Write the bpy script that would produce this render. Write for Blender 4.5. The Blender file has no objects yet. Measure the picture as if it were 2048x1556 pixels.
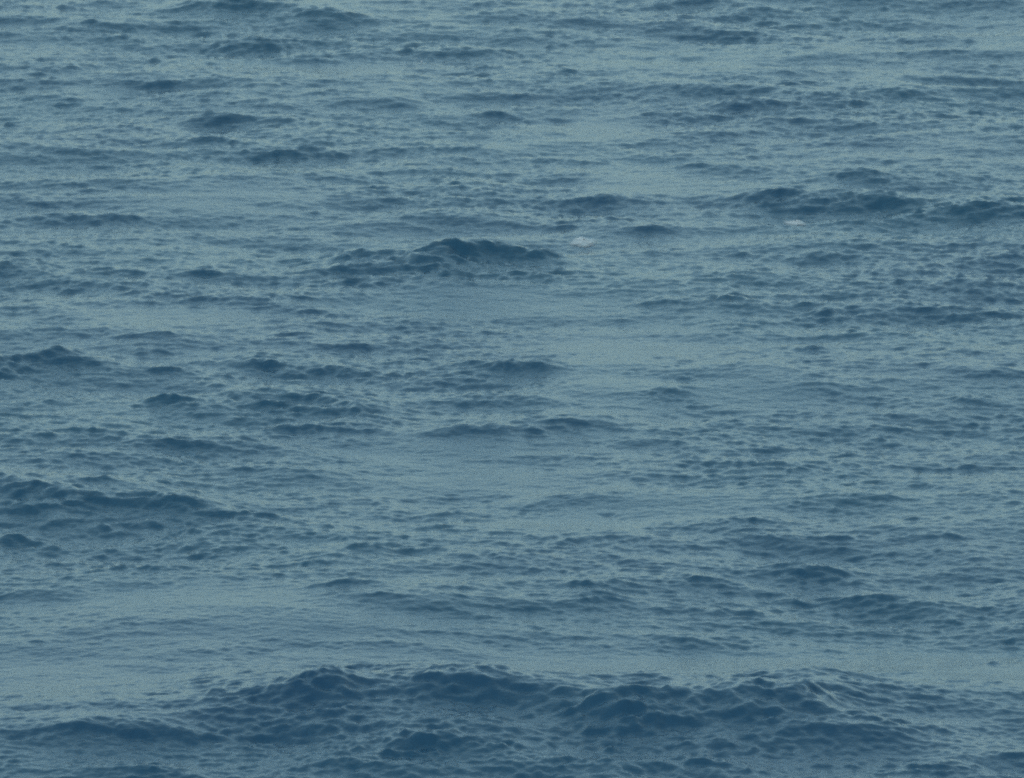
import bpy, math
import numpy as np

# ------------------------------------------------------------------ camera
sc = bpy.context.scene
W, H = 2048.0, 1556.0                 # frame the wave survey below was read in
CAM_Z = 35.0                          # headland above the sea
HFOV = math.radians(4.5)
FPX = (W / 2) / math.tan(HFOV / 2)
HORIZON = -2800.0                     # row of the horizon, above the frame
PITCH = math.atan((H / 2 - HORIZON) / FPX)

cam_data = bpy.data.cameras.new('camera')
cam_data.sensor_width = 36.0
cam_data.lens = 18.0 / math.tan(HFOV / 2)
cam_data.clip_start = 0.5
cam_data.clip_end = 60000.0
cam = bpy.data.objects.new('camera', cam_data)
sc.collection.objects.link(cam)
cam.location = (0, 0, CAM_Z)
cam.rotation_euler = (math.radians(90) - PITCH, 0, 0)
sc.camera = cam

# ------------------------------------------------------------------ sky
SUN_EL, SUN_AZ = math.radians(38), math.radians(200)   # behind the camera
world = bpy.data.worlds.new('World')
sc.world = world
world.use_nodes = True
nt = world.node_tree
nt.nodes.clear()
out = nt.nodes.new('ShaderNodeOutputWorld')
bg = nt.nodes.new('ShaderNodeBackground')
sky = nt.nodes.new('ShaderNodeTexSky')
sky.sky_type = 'NISHITA'
sky.sun_disc = False
sky.sun_elevation = SUN_EL
sky.sun_rotation = SUN_AZ
sky.air_density = 1.0
sky.dust_density = 2.0
sky.ozone_density = 0.3
veil = nt.nodes.new('ShaderNodeMix')
veil.data_type = 'RGBA'
veil.inputs['Factor'].default_value = 0.62
veil.inputs['B'].default_value = (1.88, 3.56, 3.8, 1)    # thin overcast
nt.links.new(sky.outputs['Color'], veil.inputs['A'])
nt.links.new(veil.outputs['Result'], bg.inputs['Color'])
bg.inputs['Strength'].default_value = 0.12
nt.links.new(bg.outputs['Background'], out.inputs['Surface'])

# ------------------------------------------------------------------ sun
sun_data = bpy.data.lights.new('sun', 'SUN')
sun_data.energy = 0.8
sun_data.angle = math.radians(20)
sun_data.color = (1.0, 0.95, 0.88)
sun = bpy.data.objects.new('sun', sun_data)
sc.collection.objects.link(sun)
sun.rotation_euler = (math.radians(90) - SUN_EL, 0, math.pi - SUN_AZ)

# ------------------------------------------------------------------ exposure
sc.view_settings.view_transform = 'Standard'
sc.view_settings.look = 'None'
sc.view_settings.exposure = 0.39
sc.view_settings.gamma = 1.0
sc.view_settings.use_curve_mapping = False
sc.cycles.use_denoising = False
sc.cycles.use_adaptive_sampling = True
sc.cycles.adaptive_threshold = 0.03
sc.cycles.adaptive_min_samples = 20
sc.cycles.max_bounces = 4
sc.cycles.filter_width = 2.0

# ------------------------------------------------------------------ geometry of the view
CP, SP = math.cos(PITCH), math.sin(PITCH)


def ground(px, py):
    """Sea-level point seen at a place in the frame."""
    a = (np.asarray(px, float) - W / 2) / FPX
    b = (H / 2 - np.asarray(py, float)) / FPX
    dy, dz = CP + b * SP, -SP + b * CP
    t = -CAM_Z / dz
    return a * t, dy * t, t


# ------------------------------------------------------------------ random sea
rng = np.random.default_rng(11)
TILE_L, TILE_N = 103.0, 2048
ROT = math.radians(21)


def wave_tile(lo, hi, power, wind, spread, slope, chop, short=1.0):
    """FFT sea: height and sideways drift of one band of wavelengths."""
    k1 = np.fft.fftfreq(TILE_N, TILE_L / TILE_N) * 2 * math.pi
    kx, ky = np.meshgrid(k1, k1)
    k = np.hypot(kx, ky)
    k[0, 0] = 1
    th = np.arctan2(ky, kx) - wind
    d = 0.25 + np.abs(np.cos(th)) ** spread
    klo, khi = 2 * math.pi / hi, 2 * math.pi / lo
    ke = k * np.hypot(np.cos(th), short * np.sin(th))      # short < 1: short-crested chop
    ke[0, 0] = 1
    band = 1 / (1 + (klo / ke) ** 8) / (1 + (ke / khi) ** 8)
    amp = ke ** (-power) * np.sqrt(d) * band
    amp[0, 0] = 0
    n = np.fft.fft2(rng.standard_normal((TILE_N, TILE_N)).astype(np.float32))
    f = n * amp
    h = np.fft.ifft2(f).real
    sx = np.fft.ifft2(1j * kx * f).real
    sy = np.fft.ifft2(1j * ky * f).real
    s = slope / math.sqrt((sx ** 2 + sy ** 2).mean())
    dx = np.fft.ifft2(1j * kx / k * f).real * s * chop
    dy = np.fft.ifft2(1j * ky / k * f).real * s * chop
    return (h * s).astype(np.float32), dx.astype(np.float32), dy.astype(np.float32)


def look_up(tile, x, y, off=0.0):
    c, s = math.cos(ROT), math.sin(ROT)
    u = ((x * c - y * s + off) / TILE_L * TILE_N) % TILE_N
    v = ((x * s + y * c + off * 0.7) / TILE_L * TILE_N) % TILE_N
    i, j = u.astype(np.int32), v.astype(np.int32)
    fu, fv = (u - i).astype(np.float32), (v - j).astype(np.float32)
    i %= TILE_N
    j %= TILE_N
    i1, j1 = (i + 1) % TILE_N, (j + 1) % TILE_N
    return ((tile[j, i] * (1 - fu) + tile[j, i1] * fu) * (1 - fv)
            + (tile[j1, i] * (1 - fu) + tile[j1, i1] * fu) * fv)


WIND = math.radians(90 - 8) + ROT
fine = wave_tile(0.20, 0.55, 1.4, WIND, 1.5, 0.108, 0.3, 0.9)
streak = wave_tile(0.26, 1.0, 1.5, WIND + 0.10, 2.0, 0.112, 0.5, 1.2)
mid = wave_tile(1.0, 5.0, 2.4, WIND, 2.0, 0.07, 0.9)
swell = wave_tile(5.0, 22.0, 2.6, WIND, 3.0, 0.035, 0.6)
rib = wave_tile(0.22, 0.8, 1.6, ROT + math.radians(9), 8.0, 0.20, 0.3)
ripple = wave_tile(0.22, 0.42, 1.3, WIND - 0.15, 0.5, 0.10, 0.2, 0.6)

# ------------------------------------------------------------------ survey of single waves
# x, y of the crest, breadth and height of the face turned to the shore, strength
CRESTS = [
    (470, 5, 220, 26, 1), (600, 24, 180, 20, 1), (510, 74, 140, 28, 1), (640, 88, 300, 12, 1), (775, 90, 130, 14, 1),
    (340, 170, 70, 12, 1), (500, 203, 100, 16, 1), (440, 232, 110, 26, 1.1), (430, 278, 120, 18, 1), (575, 304, 140, 22, 1),
    (280, 348, 90, 26, .8), (10, 232, 50, 18, 1.1), (100, 128, 120, 13, .9), (150, 146, 120, 12, .9), (215, 70, 70, 12, 1),
    (130, 16, 60, 12, 1), (30, 10, 60, 12, 1), (180, 50, 60, 10, 1), (10, 392, 60, 26, 1), (170, 384, 70, 16, 1), (110, 408, 150, 12, .8),
    (150, 436, 160, 22, .8), (20, 345, 60, 12, .7), (110, 200, 120, 14, .8),
    (870, 82, 90, 14, .9), (1030, 62, 60, 14, .8), (1000, 220, 80, 22, 1.1), (1180, 318, 110, 16, .8), (860, 298, 160, 10, .8),
    (1320, 112, 24, 14, 1), (1130, 144, 40, 16, 1), (1490, 158, 100, 20, 1), (1570, 166, 130, 16, 1), (1560, 44, 70, 14, 1),
    (1450, 52, 100, 10, .8), (1925, 80, 24, 12, 1), (1885, 132, 90, 13, 1), (1465, 213, 50, 11, 1), (1520, 238, 120, 22, 1),
    (1840, 228, 110, 22, 1), (1960, 215, 90, 22, .9), (1700, 260, 110, 12, .8), (1495, 288, 44, 20, 1), (1390, 300, 70, 16, .8),
    (1700, 350, 130, 34, .8), (1110, 260, 80, 14, .7), (800, 250, 80, 12, .7), (990, 130, 60, 10, .9), (1045, 190, 100, 14, .7),
    (1520, 380, 130, 22, 1.2), (1600, 394, 230, 24, 1.1), (1752, 386, 130, 22, 1.2), (1985, 396, 180, 34, 1.2), (1880, 410, 120, 20, 1),
    (1230, 427, 110, 20, 1.1), (1310, 453, 90, 22, 1.1), (1180, 398, 120, 12, .9), (1410, 424, 50, 14, 1), (1380, 330, 60, 12, .8),
    (905, 478, 100, 32, 1.3), (985, 482, 80, 24, 1.2), (945, 458, 50, 12, 1.1), (720, 492, 120, 22, 1.1), (680, 528, 110, 20, 1),
    (840, 518, 150, 36, 1.1), (905, 508, 130, 18, 1), (725, 553, 180, 18, 1.1), (1000, 545, 180, 20, 1.1), (1125, 558, 80, 12, 1),
    (1050, 505, 120, 22, .9), (600, 508, 60, 12, .9), (800, 500, 90, 18, 1),
    (1480, 503, 60, 14, 1), (1630, 510, 60, 12, 1), (2025, 514, 70, 18, 1), (870, 388, 50, 12, .9), (980, 410, 80, 10, .8),
    (320, 588, 70, 18, 1.1), (270, 584, 60, 12, 1), (60, 594, 60, 14, 1), (430, 550, 90, 12, .8), (240, 545, 80, 12, .8),
    (1330, 594, 150, 20, 1), (1440, 590, 100, 18, 1), (1480, 583, 60, 14, 1.1), (1600, 602, 120, 12, 1), (1650, 613, 50, 26, 1.2),
    (1730, 618, 120, 22, .8), (1690, 573, 80, 14, 1), (1805, 564, 40, 14, 1), (1965, 570, 60, 10, 1), (1560, 545, 80, 12, .8),
    (280, 677, 90, 16, 1.1), (190, 690, 30, 8, 1), (600, 668, 100, 20, .9), (760, 660, 60, 8, 1), (735, 690, 110, 10, 1), (320, 704, 80, 14, 1),
    (120, 704, 120, 28, 1.3), (55, 726, 130, 28, 1.3), (10, 740, 60, 20, 1), (150, 762, 60, 10, 1), (70, 770, 50, 10, 1.1),
    (530, 717, 70, 18, 1.2), (590, 733, 120, 20, 1.1), (680, 728, 120, 22, .9), (350, 740, 140, 14, 1), (770, 742, 80, 12, 1), (470, 745, 80, 14, 1),
    (30, 806, 100, 16, 1), (90, 800, 60, 10, 1), (360, 794, 80, 20, 1.2), (230, 785, 80, 12, .9), (620, 778, 90, 14, 1.1), (520, 803, 130, 34, 1.3),
    (620, 818, 150, 20, 1.1), (480, 782, 80, 16, 1), (700, 788, 80, 16, .9), (640, 850, 150, 22, 1.2), (560, 856, 80, 14, 1), (730, 830, 130, 22, .9),
    (930, 729, 90, 15, 1), (1015, 739, 50, 18, 1.1), (1085, 736, 60, 25, 1.1), (1005, 850, 150, 20, 1), (930, 854, 90, 22, 1), (1120, 840, 100, 16, .9),
    (1220, 830, 90, 12, .9), (1330, 858, 90, 14, 1), (1355, 788, 50, 14, .8), (60, 833, 150, 12, 1.1), (200, 858, 140, 24, 1.1), (80, 878, 170, 20, 1.1),
    (330, 885, 150, 14, .9), (20, 858, 60, 12, 1), (560, 920, 80, 10, 1), (690, 884, 24, 10, 1.1), (470, 880, 90, 12, .8),
    (1935, 710, 90, 18, 1.2), (1900, 688, 50, 8, 1), (1940, 794, 64, 18, 1.1), (1760, 868, 60, 16, .7), (1945, 923, 90, 12, 1), (1480, 924, 70, 15, 1),
    (1570, 930, 80, 10, 1), (1355, 953, 40, 8, 1), (1700, 905, 90, 10, .8), (1850, 740, 90, 10, .8), (1640, 700, 90, 12, .7),
    (60, 973, 120, 24, 1.2), (140, 984, 100, 34, 1.3), (200, 963, 60, 12, 1.1), (235, 990, 110, 24, 1.1), (340, 1000, 150, 22, 1), (450, 1018, 110, 16, 1.1),
    (550, 1022, 110, 18, 1.2), (20, 1012, 80, 16, 1.1), (110, 1030, 64, 22, 1.2), (200, 1040, 70, 18, 1.1), (40, 1066, 100, 20, 1.2), (310, 1035, 60, 14, 1.1),
    (20, 1092, 90, 14, 1), (290, 962, 50, 12, 1), (90, 1082, 80, 12, 1),
    (770, 990, 180, 18, .9), (950, 1020, 110, 10, .9), (670, 1048, 80, 18, .9), (1670, 1018, 64, 12, 1), (1500, 1044, 170, 18, .9), (1850, 1074, 120, 22, 1),
    (1640, 1075, 230, 14, .9), (1840, 1040, 90, 10, .8), (1950, 1020, 80, 10, .8), (730, 1091, 100, 26, 1.2), (390, 1098, 60, 12, 1.1), (390, 1120, 80, 24, 1.2),
    (240, 1145, 160, 14, 1), (540, 1105, 90, 12, .9), (590, 1134, 160, 14, 1), (1000, 1120, 120, 16, 1), (850, 1105, 90, 10, .9), (1080, 1075, 100, 12, 1), (1160, 1085, 80, 10, 1),
    (470, 1140, 120, 16, 1),
    (1620, 1128, 130, 26, 1.2), (1690, 1145, 70, 12, 1), (1740, 1178, 130, 18, 1), (1270, 1163, 150, 30, 1), (1370, 1150, 90, 14, 1), (1170, 1172, 70, 14, 1), (1590, 1183, 110, 26, 1),
    (720, 1184, 130, 20, 1), (640, 1192, 80, 12, .9), (930, 1190, 60, 12, .9), (750, 1215, 120, 12, .8), (1380, 1208, 150, 14, 1), (1490, 1208, 120, 18, 1.1), (1870, 1213, 120, 18, 1),
    (1970, 1200, 100, 12, .9), (1690, 1205, 90, 10, .9), (1140, 1243, 90, 14, .9), (1400, 1268, 180, 22, .9), (1280, 1240, 90, 12, .8), (900, 1268, 80, 10, .9), (760, 1290, 130, 12, .7),
    (150, 1285, 130, 10, .6), (1040, 1285, 60, 8, .6), (1980, 1318, 34, 8, 1), (1880, 1374, 150, 18, 1), (1800, 1350, 80, 10, .7), (1650, 1352, 40, 6, .8),
    # on the face of the nearest breaker
    (460, 1362, 60, 16, 1.2), (425, 1378, 60, 18, 1.1), (510, 1374, 40, 20, 1.1), (640, 1358, 130, 50, 1.2), (570, 1386, 110, 24, 1.1), (840, 1356, 110, 50, 1.2), (910, 1346, 90, 24, 1.1),
    (965, 1364, 80, 30, 1), (490, 1408, 90, 18, 1.1), (720, 1410, 110, 22, .9), (1110, 1380, 90, 18, 1), (1215, 1386, 120, 56, 1.2), (1150, 1416, 120, 22, 1), (1330, 1376, 110, 22, 1.1),
    (1500, 1372, 110, 30, 1.1), (1580, 1384, 140, 36, 1.1), (1615, 1368, 50, 36, 1.2), (1720, 1406, 110, 34, 1.2), (1760, 1428, 60, 24, 1), (1280, 1438, 110, 44, 1), (1190, 1460, 130, 40, .9),
    (90, 1420, 110, 22, 1), (170, 1418, 50, 14, 1), (40, 1424, 60, 12, .9), (140, 1462, 140, 20, .7), (320, 1460, 150, 18, .8), (50, 1486, 130, 20, .7), (540, 1462, 190, 22, .8), (660, 1448, 90, 20, 1),
    (420, 1484, 120, 18, 1), (820, 1468, 90, 34, 1.1), (850, 1480, 130, 50, 1), (760, 1488, 120, 40, 1), (640, 1486, 110, 30, 1), (900, 1468, 60, 16, 1), (990, 1425, 100, 14, .9), (700, 1520, 180, 36, 1),
    (20, 1530, 100, 24, 1), (1380, 1508, 160, 40, 1), (1270, 1516, 110, 36, 1), (1450, 1468, 100, 22, 1), (1560, 1476, 80, 20, .9), (1380, 1434, 90, 22, .9), (1500, 1420, 120, 20, .9),
    (1850, 1516, 260, 40, 1), (1900, 1448, 140, 20, 1), (2010, 1480, 90, 26, 1), (1770, 1524, 130, 30, .9), (1640, 1500, 110, 22, .8), (1050, 1540, 120, 20, .9), (1000, 1500, 110, 24, .9),
    (330, 1540, 160, 30, .9), (1980, 1420, 120, 16, .8), (1150, 1510, 90, 18, .8),
]
# broad smooth stretches: x, y, half breadth, half height
CALM = [(180, 1335, 420, 80), (760, 1325, 360, 34), (1500, 1330, 420, 50), (1950, 1350, 260, 60), (360, 1215, 330, 46), (1750, 1315, 420, 60), (1150, 1325, 460, 34), (960, 955, 300, 34), (1200, 790, 150, 90),
        (960, 605, 330, 34), (430, 400, 260, 34), (1290, 365, 170, 40), (1180, 250, 110, 40), (560, 1275, 420, 34), (1350, 1010, 260, 30),
        (850, 900, 260, 30), (1230, 690, 220, 40), (330, 640, 220, 24), (1500, 790, 120, 40), (1120, 1050, 150, 30), (650, 130, 220, 16)]
# longer ridges: list of (x, crest row, height in metres), front and back length in metres
RIDGES = [
    ([(-500, 1470, .25), (0, 1428, .28), (300, 1405, .42), (470, 1372, .54), (700, 1357, .66), (900, 1350, .70), (1050, 1366, .68), (1250, 1376, .68),
      (1450, 1374, .68), (1620, 1376, .64), (1690, 1400, .48), (1780, 1428, .36), (1900, 1450, .26), (2048, 1462, .22), (2500, 1470, .2)], 5.4, 3.4),
    ([(-400, 1500, .05), (0, 1474, .07), (350, 1458, .08), (560, 1462, .08), (800, 1470, .14), (1000, 1490, .1), (1100, 1500, 0)], 1.2, 1.3),
    ([(-300, 970, .25), (0, 968, .32), (140, 968, .36), (300, 985, .26), (450, 1015, .16), (640, 1030, .08), (760, 1040, 0)], 2.2, 1.6),
    ([(-300, 720, .2), (0, 722, .26), (110, 704, .26), (190, 715, .1), (260, 730, 0)], 1.2, 1.0),
    ([(320, 810, 0), (420, 790, .18), (530, 775, .28), (650, 780, .24), (760, 815, .14), (860, 850, .06), (960, 860, 0)], 1.9, 1.2),
    ([(400, 735, 0), (500, 715, .14), (600, 715, .16), (700, 728, .12), (800, 745, 0)], 1.0, 0.9),
    ([(560, 520, 0), (650, 508, .24), (720, 496, .4), (800, 488, .46), (900, 475, .72), (980, 480, .5), (1080, 505, .16), (1180, 540, 0)], 2.2, 1.3),
    ([(1380, 400, 0), (1480, 385, .2), (1560, 382, .26), (1740, 386, .26), (1850, 400, .25), (1980, 396, .28), (2100, 396, .28), (2300, 400, .2)], 1.6, 1.3),
    ([(200, 20, .0), (350, 10, .12), (470, 3, .24), (600, 20, .2), (720, 34, .08), (800, 40, 0)], 1.7, 1.4),
    ([(400, 95, 0), (480, 78, .14), (540, 72, .18), (640, 86, .12), (830, 96, .06), (900, 100, 0)], 1.2, 1.2),
    ([(1100, 1190, 0), (1200, 1165, .14), (1290, 1155, .16), (1400, 1160, .12), (1500, 1190, .1), (1640, 1205, .0)], 1.4, 1.1),
    ([(1520, 1150, 0), (1610, 1126, .08), (1690, 1145, .07), (1760, 1175, .1), (1860, 1200, .1), (1960, 1210, 0)], 1.4, 1.0),
    ([(580, 1110, 0), (700, 1096, .14), (760, 1090, .14), (830, 1108, 0)], 1.0, .9),
    ([(1200, 600, 0), (1330, 592, .1), (1480, 584, .14), (1560, 600, .06), (1650, 612, .14), (1760, 620, .1), (1900, 640, 0)], 1.3, 1.1),
    ([(1150, 430, 0), (1240, 425, .08), (1320, 450, .05), (1380, 460, 0)], 1.0, .9),
    ([(350, 240, 0), (430, 230, .04), (520, 215, .04), (620, 220, 0)], 1.0, .9),
    ([(360, 290, 0), (440, 280, .12), (570, 300, .13), (680, 320, 0)], 1.0, .9),
    ([(-200, 850, .1), (0, 850, .14), (200, 852, .16), (330, 876, .1), (460, 890, 0)], 1.4, 1.0),
    ([(820, 870, 0), (930, 855, .1), (1050, 845, .12), (1220, 832, .08), (1330, 850, 0)], .9, .9),
]


# sharper lips that ride on the swells above
LIPS = [
    ([(300, 1402, .04), (380, 1388, .08), (470, 1366, .14), (520, 1378, .10), (640, 1358, .30), (740, 1362, .22), (780, 1362, .18), (850, 1354, .30),
      (960, 1350, .28), (1050, 1366, .18), (1130, 1374, .18), (1215, 1382, .30), (1300, 1380, .2), (1400, 1376, .18), (1500, 1372, .28), (1600, 1373, .32),
      (1650, 1388, .28), (1720, 1406, .28), (1780, 1426, .14), (1850, 1436, 0)], .9, .8),
    ([(640, 525, .05), (720, 494, .16), (800, 490, .12), (860, 482, .18), (905, 477, .28), (985, 482, .25), (1050, 500, .12), (1130, 540, 0)], .7, .7),
    ([(600, 560, .03), (700, 552, .12), (760, 556, .1), (860, 540, .08), (960, 545, .14), (1040, 548, .12), (1140, 562, .03)], .5, .7),
    ([(1430, 395, .05), (1520, 380, .18), (1600, 390, .2), (1750, 386, .2), (1850, 402, .16), (1985, 396, .22), (2120, 396, .22)], .7, .7),
    ([(-80, 975, .15), (60, 972, .18), (140, 980, .24), (240, 988, .2), (340, 1000, .16), (450, 1018, .13), (560, 1022, .15), (640, 1035, 0)], .7, .7),
    ([(-60, 738, .15), (50, 726, .2), (110, 704, .25), (170, 709, .14), (210, 726, 0)], .6, .6),
    ([(330, 800, .08), (360, 794, .14), (440, 790, .1), (520, 780, .2), (640, 779, .17), (740, 822, .12), (830, 850, 0)], .6, .6),
    ([(480, 730, .05), (530, 717, .16), (600, 732, .14), (690, 730, .12), (760, 742, 0)], .5, .5),
    ([(850, 866, 0), (930, 856, .12), (1000, 850, .15), (1110, 840, .1), (1230, 832, .08), (1300, 845, 0)], .5, .6),
    ([(-60, 1480, .04), (60, 1478, .06), (200, 1460, .05), (330, 1460, .08), (480, 1466, .08), (600, 1462, .08), (720, 1480, .08), (840, 1470, .12), (940, 1482, .06), (1000, 1490, 0)], .6, .6),
    ([(1080, 1450, .05), (1180, 1442, .08), (1290, 1436, .1), (1380, 1440, .07), (1480, 1470, .05), (1580, 1480, .05)], .6, .6),
    ([(1650, 1530, .05), (1780, 1522, .14), (1880, 1512, .2), (1990, 1500, .16), (2120, 1490, .14)], .7, .7),
    ([(330, 18, .04), (470, 6, .16), (560, 14, .14), (640, 26, .12), (720, 36, .03)], .6, .6),
]


def profile(u, front, back):
    return np.where(u < 0, np.exp(-(np.abs(u) / front) ** 1.5), np.exp(-(np.abs(u) / back) ** 2))


RIDGE_PLAN = []


def swell_height(x, y, plan):
    z = 0.0
    for gx, gy, am, front, back in plan:
        a = x / y
        z = z + np.interp(a, gx / gy, am) * profile(y - np.interp(a, gx / gy, gy), front, back)
    return z


def place(px, py, top, plan):
    """Plan point whose water, raised by the swells in plan and by top, shows at px, py."""
    rows_ = np.linspace(py, py + 260, 521)
    gx, gy, _ = ground(np.full_like(rows_, px), rows_)
    z = swell_height(gx, gy, plan) + top
    dz = z - CAM_Z
    depth = gy * CP - dz * SP
    seen = H / 2 - FPX * (gy * SP + dz * CP) / depth
    k = np.where(seen >= py)[0]
    k = k[0] if len(k) else len(rows_) - 1
    return gx[k], gy[k]


def plan_ridge(entry, under):
    pts, front, back = entry
    p = np.array(pts, float)
    # fill in between the surveyed points so the crest bends softly
    xs = np.linspace(p[0, 0], p[-1, 0], 6 * len(p))
    rows_, am = np.interp(xs, p[:, 0], p[:, 1]), np.interp(xs, p[:, 0], p[:, 2])
    for arr in (rows_, am):
        arr[1:-1] = (arr[:-2] + 2 * arr[1:-1] + arr[2:]) / 4
    g = np.array([place(a, b, c, under) for a, b, c in zip(xs, rows_, am)])
    return g[:, 0], g[:, 1], am, front, back


base_plan = [plan_ridge(([(a, b, c * .86) for a, b, c in p] if n == 0 else [(a, b, c * .68) for a, b, c in p], f * (1 if n == 0 else 1.3), k * (1 if n == 0 else 1.3)), []) for n, (p, f, k) in enumerate(RIDGES)]
lip_plan = [plan_ridge(([(a, b, c * .42) for a, b, c in p], f, k), base_plan) for p, f, k in [([(a, b, c * 1.4) for a, b, c in LIPS[0][0]], 1.1, .8)] + LIPS[1:]]
RIDGE_PLAN = base_plan + lip_plan


def sea_shape(x, y):
    """Height and drift of the sea at plan points x, y (any shape)."""
    shp = x.shape
    z = np.zeros(shp, np.float32)
    rough = np.ones(shp, np.float32)
    wob = look_up(swell[0], x, y, 31.0) * 3.0
    wx = x + look_up(mid[0], x, y, 53.0) * 5.0 + look_up(streak[0], x, y, 71.0) * 6.0
    wy = y + look_up(mid[0], x, y, 17.0) * 7.0 + look_up(streak[0], x, y, 29.0) * 8.0 + wob * 0.6

    for gx, gy, am0, front, back in RIDGE_PLAN:
        a = wx / wy
        cy = np.interp(a, gx / gy, gy)
        am = np.interp(a, gx / gy, am0)
        u = wy - cy
        z += (am * profile(u, front, back)).astype(np.float32)
        rough += (np.clip(am * 1.4, 0, .35) * np.exp(-((u + front * .75) / (front * .75)) ** 2)).astype(np.float32)

    # smooth water
    calm = np.zeros(shp, np.float32)
    for cx, cyp, hw, hh in CALM:
        gx, gy, t = ground(cx, cyp)
        sx = hw / FPX * t
        _, y0, _ = ground(cx, cyp + hh)
        _, y1, _ = ground(cx, cyp - hh)
        sy = (y1 - y0) / 2
        calm = np.maximum(calm, np.exp(-(((wx - gx) / sx) ** 2 + ((wy - gy) / sy) ** 2) ** 1.5).astype(np.float32))
    gust = look_up(swell[0], x * 1.7, y * .9, 47.0)
    rough *= np.clip(1 + (y - 250) * .0015, .9, 1.1) * np.clip(1 + gust / swell[0].std() * .16, .6, 1.4) * (1 - 0.70 * calm)

    # single crests
    chip = np.clip(1 + 20 * look_up(streak[0], x, y, 11.0), 0.4, 1.5).astype(np.float32)
    for cx, cyp, bw, hh, st in CRESTS:
        _, _, t = ground(cx, cyp)
        ppm = FPX / t
        front = hh / (0.62 * ppm)
        A = (0.115 + 0.20 * math.exp(-hh / 20)) * front * st * (.7 if cyp > 1395 else 1)
        gx, gy = place(cx, cyp, A, RIDGE_PLAN)
        hw = bw / ppm * 0.54
        back = front * 1.6
        reach_x, reach_y = hw * 2.6 + .5, back * 2.6 + 1.0
        m = (np.abs(x - gx) < reach_x) & (np.abs(y - gy) < reach_y)
        if not m.any():
            continue
        j = np.where(m)
        u = y[j] + (wy[j] - y[j]) * min(1, front * .9) - gy
        v = x[j] + (wx[j] - x[j]) * min(1, hw) - gx
        u = u + 0.5 * front * (v / hw) ** 2 * 0.6
        f = np.where(u < 0, np.exp(-(np.abs(u) / front) ** 1.6), np.exp(-(np.abs(u) / back) ** 1.6))
        f = f * np.exp(-np.abs(v / hw) ** 1.8)
        z[j] += (A * f * chip[j]).astype(np.float32)
        rough[j] += (0.5 * st * f).astype(np.float32)
    return z, rough


# ------------------------------------------------------------------ the sheet of water
def rows():
    py = np.linspace(-50, 1670, 1080)
    _, y, _ = ground(np.full_like(py, W / 2), py)
    y = np.sort(y)
    far = y[-1] * np.geomspace(1.002, 90.0, 60)
    near = y[0] - np.geomspace(0.2, y[0] - 2.0, 45)
    return np.concatenate([np.sort(near), y, far])


def bearings():
    a = np.linspace(-math.radians(2.5), math.radians(2.5), 1080)
    o = a[-1] + np.geomspace(0.00015, math.pi - a[-1] - 0.02, 60)
    return np.concatenate([-o[::-1], a, o])


R, B = rows(), bearings()
nr, nb = len(R), len(B)
X = (np.sin(B)[None, :] * R[:, None])
Y = (np.cos(B)[None, :] * R[:, None])
dR = np.gradient(R)[:, None] * np.ones((1, nb))
dB = np.gradient(B)[None, :] * R[:, None]
cell = np.maximum(dR, dB)


def keep(length):
    return np.clip(length / (2.2 * cell) - 0.4, 0, 1).astype(np.float32)


Z, rough = sea_shape(X, Y)
Z *= keep(3.0)
kf, km, ks = keep(0.6) * rough, keep(2.2) * (0.1 + 0.9 * np.minimum(rough, 1.4)), keep(10.0)
kr = keep(0.5) * rough
near_calm = np.clip(.55 + (Y - 205) / 90, .55, 1).astype(np.float32)
gx_, gy_, t_ = ground(1330, 1500)
kd = keep(0.6) * np.exp(-((X - gx_) / (430 / FPX * t_)) ** 2 - ((Y - gy_) / 5.0) ** 2).astype(np.float32)
Xs, Ys = X.copy(), Y.copy()
for tile, k in ((fine, kf), (streak, kf * near_calm), (ripple, kr), (rib, kd), (mid, km), (swell, ks)):
    Z += look_up(tile[0], X, Y) * k
    dx, dy = look_up(tile[1], X, Y), look_up(tile[2], X, Y)
    c, s = math.cos(-ROT), math.sin(-ROT)
    Xs += (dx * c - dy * s) * np.minimum(k, 1)
    Ys += (dx * s + dy * c) * np.minimum(k, 1)

verts = np.stack([Xs, Ys, Z], -1).reshape(-1, 3).astype(np.float32)
idx = np.arange(nr * nb, dtype=np.int32).reshape(nr, nb)
quads = np.stack([idx[:-1, :-1], idx[:-1, 1:], idx[1:, 1:], idx[1:, :-1]], -1).reshape(-1, 4)


def grid_mesh(name, v, q):
    me = bpy.data.meshes.new(name)
    me.vertices.add(len(v))
    me.vertices.foreach_set('co', v.ravel())
    me.loops.add(q.size)
    me.loops.foreach_set('vertex_index', q.ravel().astype(np.int32))
    me.polygons.add(len(q))
    me.polygons.foreach_set('loop_start', np.arange(0, q.size, 4, dtype=np.int32))
    me.polygons.foreach_set('loop_total', np.full(len(q), 4, np.int32))
    me.update(calc_edges=True)
    me.polygons.foreach_set('use_smooth', np.ones(len(q), bool))
    return me


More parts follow.
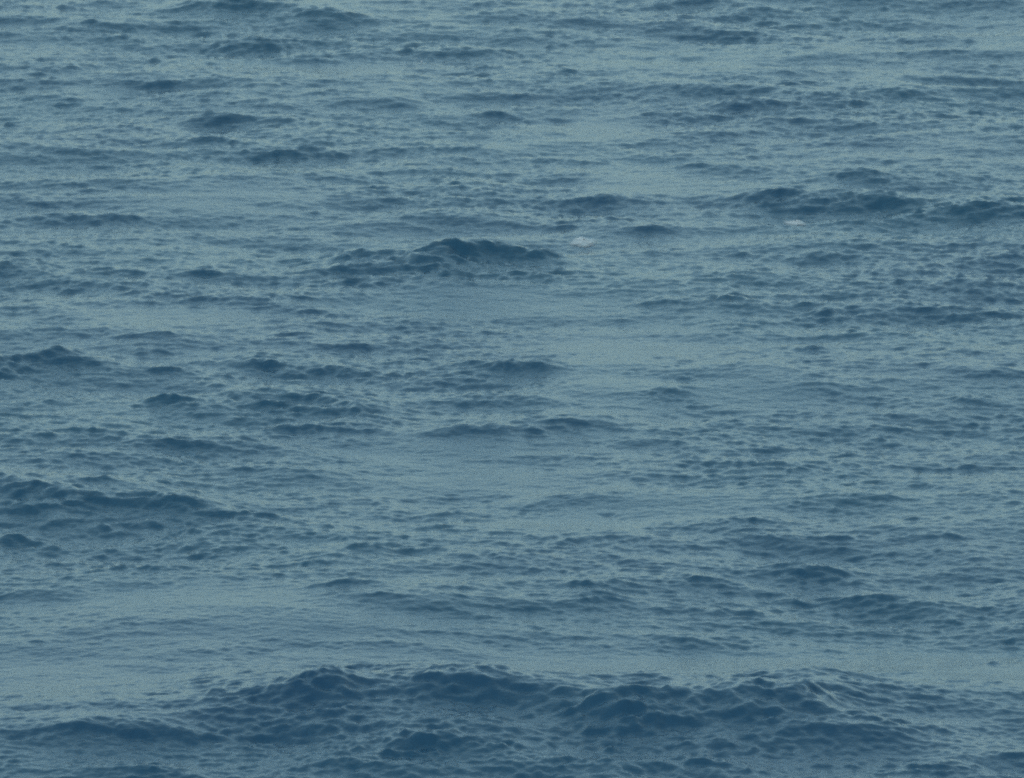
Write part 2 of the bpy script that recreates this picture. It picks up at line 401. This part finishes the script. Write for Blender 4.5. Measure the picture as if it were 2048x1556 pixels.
# ------------------------------------------------------------------ materials
def water_material():
    m = bpy.data.materials.new('sea_water')
    m.use_nodes = True
    n, l = m.node_tree.nodes, m.node_tree.links
    p = n['Principled BSDF']
    p.inputs['IOR'].default_value = 1.333
    p.inputs['Roughness'].default_value = 0.07
    geo = n.new('ShaderNodeNewGeometry')
    # slow drift between blue and green water
    big = n.new('ShaderNodeTexNoise')
    big.inputs['Scale'].default_value = 0.09
    big.inputs['Detail'].default_value = 3
    l.new(geo.outputs['Position'], big.inputs['Vector'])
    ramp = n.new('ShaderNodeValToRGB')
    ramp.color_ramp.elements[0].position = 0.35
    ramp.color_ramp.elements[0].color = (0.012, 0.051, 0.106, 1)
    ramp.color_ramp.elements[1].position = 0.65
    ramp.color_ramp.elements[1].color = (0.013, 0.059, 0.110, 1)
    l.new(big.outputs['Fac'], ramp.inputs['Fac'])
    l.new(ramp.outputs['Color'], p.inputs['Base Color'])
    # capillary ripples
    mp = n.new('ShaderNodeMapping')
    mp.inputs['Scale'].default_value = (1.0, 0.8, 1.0)
    l.new(geo.outputs['Position'], mp.inputs['Vector'])
    r1 = n.new('ShaderNodeTexNoise')
    r1.inputs['Scale'].default_value = 7.0
    r1.inputs['Detail'].default_value = 4
    r1.inputs['Roughness'].default_value = 0.6
    l.new(mp.outputs['Vector'], r1.inputs['Vector'])
    b1 = n.new('ShaderNodeBump')
    b1.inputs['Strength'].default_value = 1.0
    b1.inputs['Distance'].default_value = 0.02
    l.new(r1.outputs['Fac'], b1.inputs['Height'])
    l.new(b1.outputs['Normal'], p.inputs['Normal'])
    return m


sea = bpy.data.objects.new('sea', grid_mesh('sea', verts, quads))
sea.data.materials.append(water_material())
sea['kind'] = 'structure'
sea['label'] = 'choppy blue grey open sea filling the whole view'
sc.collection.objects.link(sea)


# ------------------------------------------------------------------ foam
def foam_material():
    m = bpy.data.materials.new('sea_foam')
    m.use_nodes = True
    n, l = m.node_tree.nodes, m.node_tree.links
    p = n['Principled BSDF']
    p.inputs['Roughness'].default_value = 0.7
    geo = n.new('ShaderNodeNewGeometry')
    t = n.new('ShaderNodeTexNoise')
    t.inputs['Scale'].default_value = 30.0
    l.new(geo.outputs['Position'], t.inputs['Vector'])
    c = n.new('ShaderNodeValToRGB')
    c.color_ramp.elements[0].color = (0.42, 0.50, 0.56, 1)
    c.color_ramp.elements[1].color = (0.58, 0.66, 0.70, 1)
    l.new(t.outputs['Fac'], c.inputs['Fac'])
    l.new(c.outputs['Color'], p.inputs['Base Color'])
    lace = n.new('ShaderNodeTexNoise')                      # holes between the bubbles
    lace.inputs['Scale'].default_value = 16.0
    lace.inputs['Detail'].default_value = 5.0
    l.new(geo.outputs['Position'], lace.inputs['Vector'])
    hole = n.new('ShaderNodeMapRange')
    hole.inputs['From Min'].default_value = 0.18
    hole.inputs['From Max'].default_value = 0.42
    l.new(lace.outputs['Fac'], hole.inputs['Value'])
    hole.inputs['To Max'].default_value = 0.75
    thick = n.new('ShaderNodeAttribute')
    thick.attribute_name = 'thickness'
    mul = n.new('ShaderNodeMath')
    mul.operation = 'MULTIPLY'
    l.new(hole.outputs['Result'], mul.inputs[0])
    l.new(thick.outputs['Fac'], mul.inputs[1])
    l.new(mul.outputs['Value'], p.inputs['Alpha'])
    return m


FOAM = foam_material()


def whitecap(name, px, py, half_x, half_y, slant, rise, seed, label, cat):
    # where the line of sight first meets the water
    dx, dy, dz = verts[:, 0], verts[:, 1], verts[:, 2] - CAM_Z
    depth = dy * CP - dz * SP
    ok = depth > 10
    u = W / 2 + FPX * dx / np.where(ok, depth, 1)
    w = H / 2 - FPX * (dy * SP + dz * CP) / np.where(ok, depth, 1)
    near = ok & (np.abs(u - px) < 4) & (np.abs(w - py) < 4)
    i = np.where(near)[0]
    base = verts[i[np.argmin(depth[i])]]
    loc = verts[(np.abs(verts[:, 0] - base[0]) < 2) & (np.abs(verts[:, 1] - base[1]) < 3)]
    g = np.random.default_rng(seed)
    seg, rings = 44, 14
    ang = np.arange(seg) / seg * 2 * math.pi
    rim = 1 + sum(g.uniform(-.5, .5) / k ** .7 * np.cos(k * ang + g.uniform(0, 6.3)) for k in range(2, 12)) * .55
    vs = []
    for k in range(1, rings + 1):
        f = k / rings
        for a, m in zip(ang, rim):
            ox = math.cos(a) * f * m * half_x
            oy = math.sin(a) * f * m * half_y - ox * slant
            p = base[:2] + (ox, oy)
            h = loc[np.argmin((loc[:, 0] - p[0]) ** 2 + (loc[:, 1] - p[1]) ** 2), 2]
            froth = g.uniform(.55, .8) * (1 - f ** 2) - (.08 if k == rings else 0)
            vs.append((ox, oy, h - base[2] + rise * froth))
    q = [(k * seg + a, k * seg + (a + 1) % seg, (k + 1) * seg + (a + 1) % seg, (k + 1) * seg + a)
         for k in range(rings - 1) for a in range(seg)]
    vs, qs = [np.array(vs)], [np.array(q)]
    o = bpy.data.objects.new(name, grid_mesh(name, np.concatenate(vs).astype(np.float32), np.concatenate(qs)))
    th = o.data.attributes.new('thickness', 'FLOAT', 'POINT')
    th.data.foreach_set('value', np.repeat(np.clip(1.6 * (1 - (np.arange(1, rings + 1) / rings) ** 2), 0, 1), seg).astype(np.float32))
    o.location = base.tolist()
    o.data.materials.append(FOAM)
    o['label'] = label
    o['category'] = cat
    o['group'] = 'foam on the wave tops'
    sc.collection.objects.link(o)
    return o


whitecap('whitecap', 1165, 480, .30, .70, 0.0, .08, 5, 'larger rounded white foam patch right of the dark swell in the upper middle', 'foam')
whitecap('whitecap', 1588, 442, .28, .45, 1.2, .06, 8, 'small slanting white foam streak in front of the long dark swell upper right', 'foam')
whitecap('foam_fleck', 846, 122, .03, .05, 0.0, .07, 3, 'tiny lone bright white fleck on the far water near the top', 'foam')
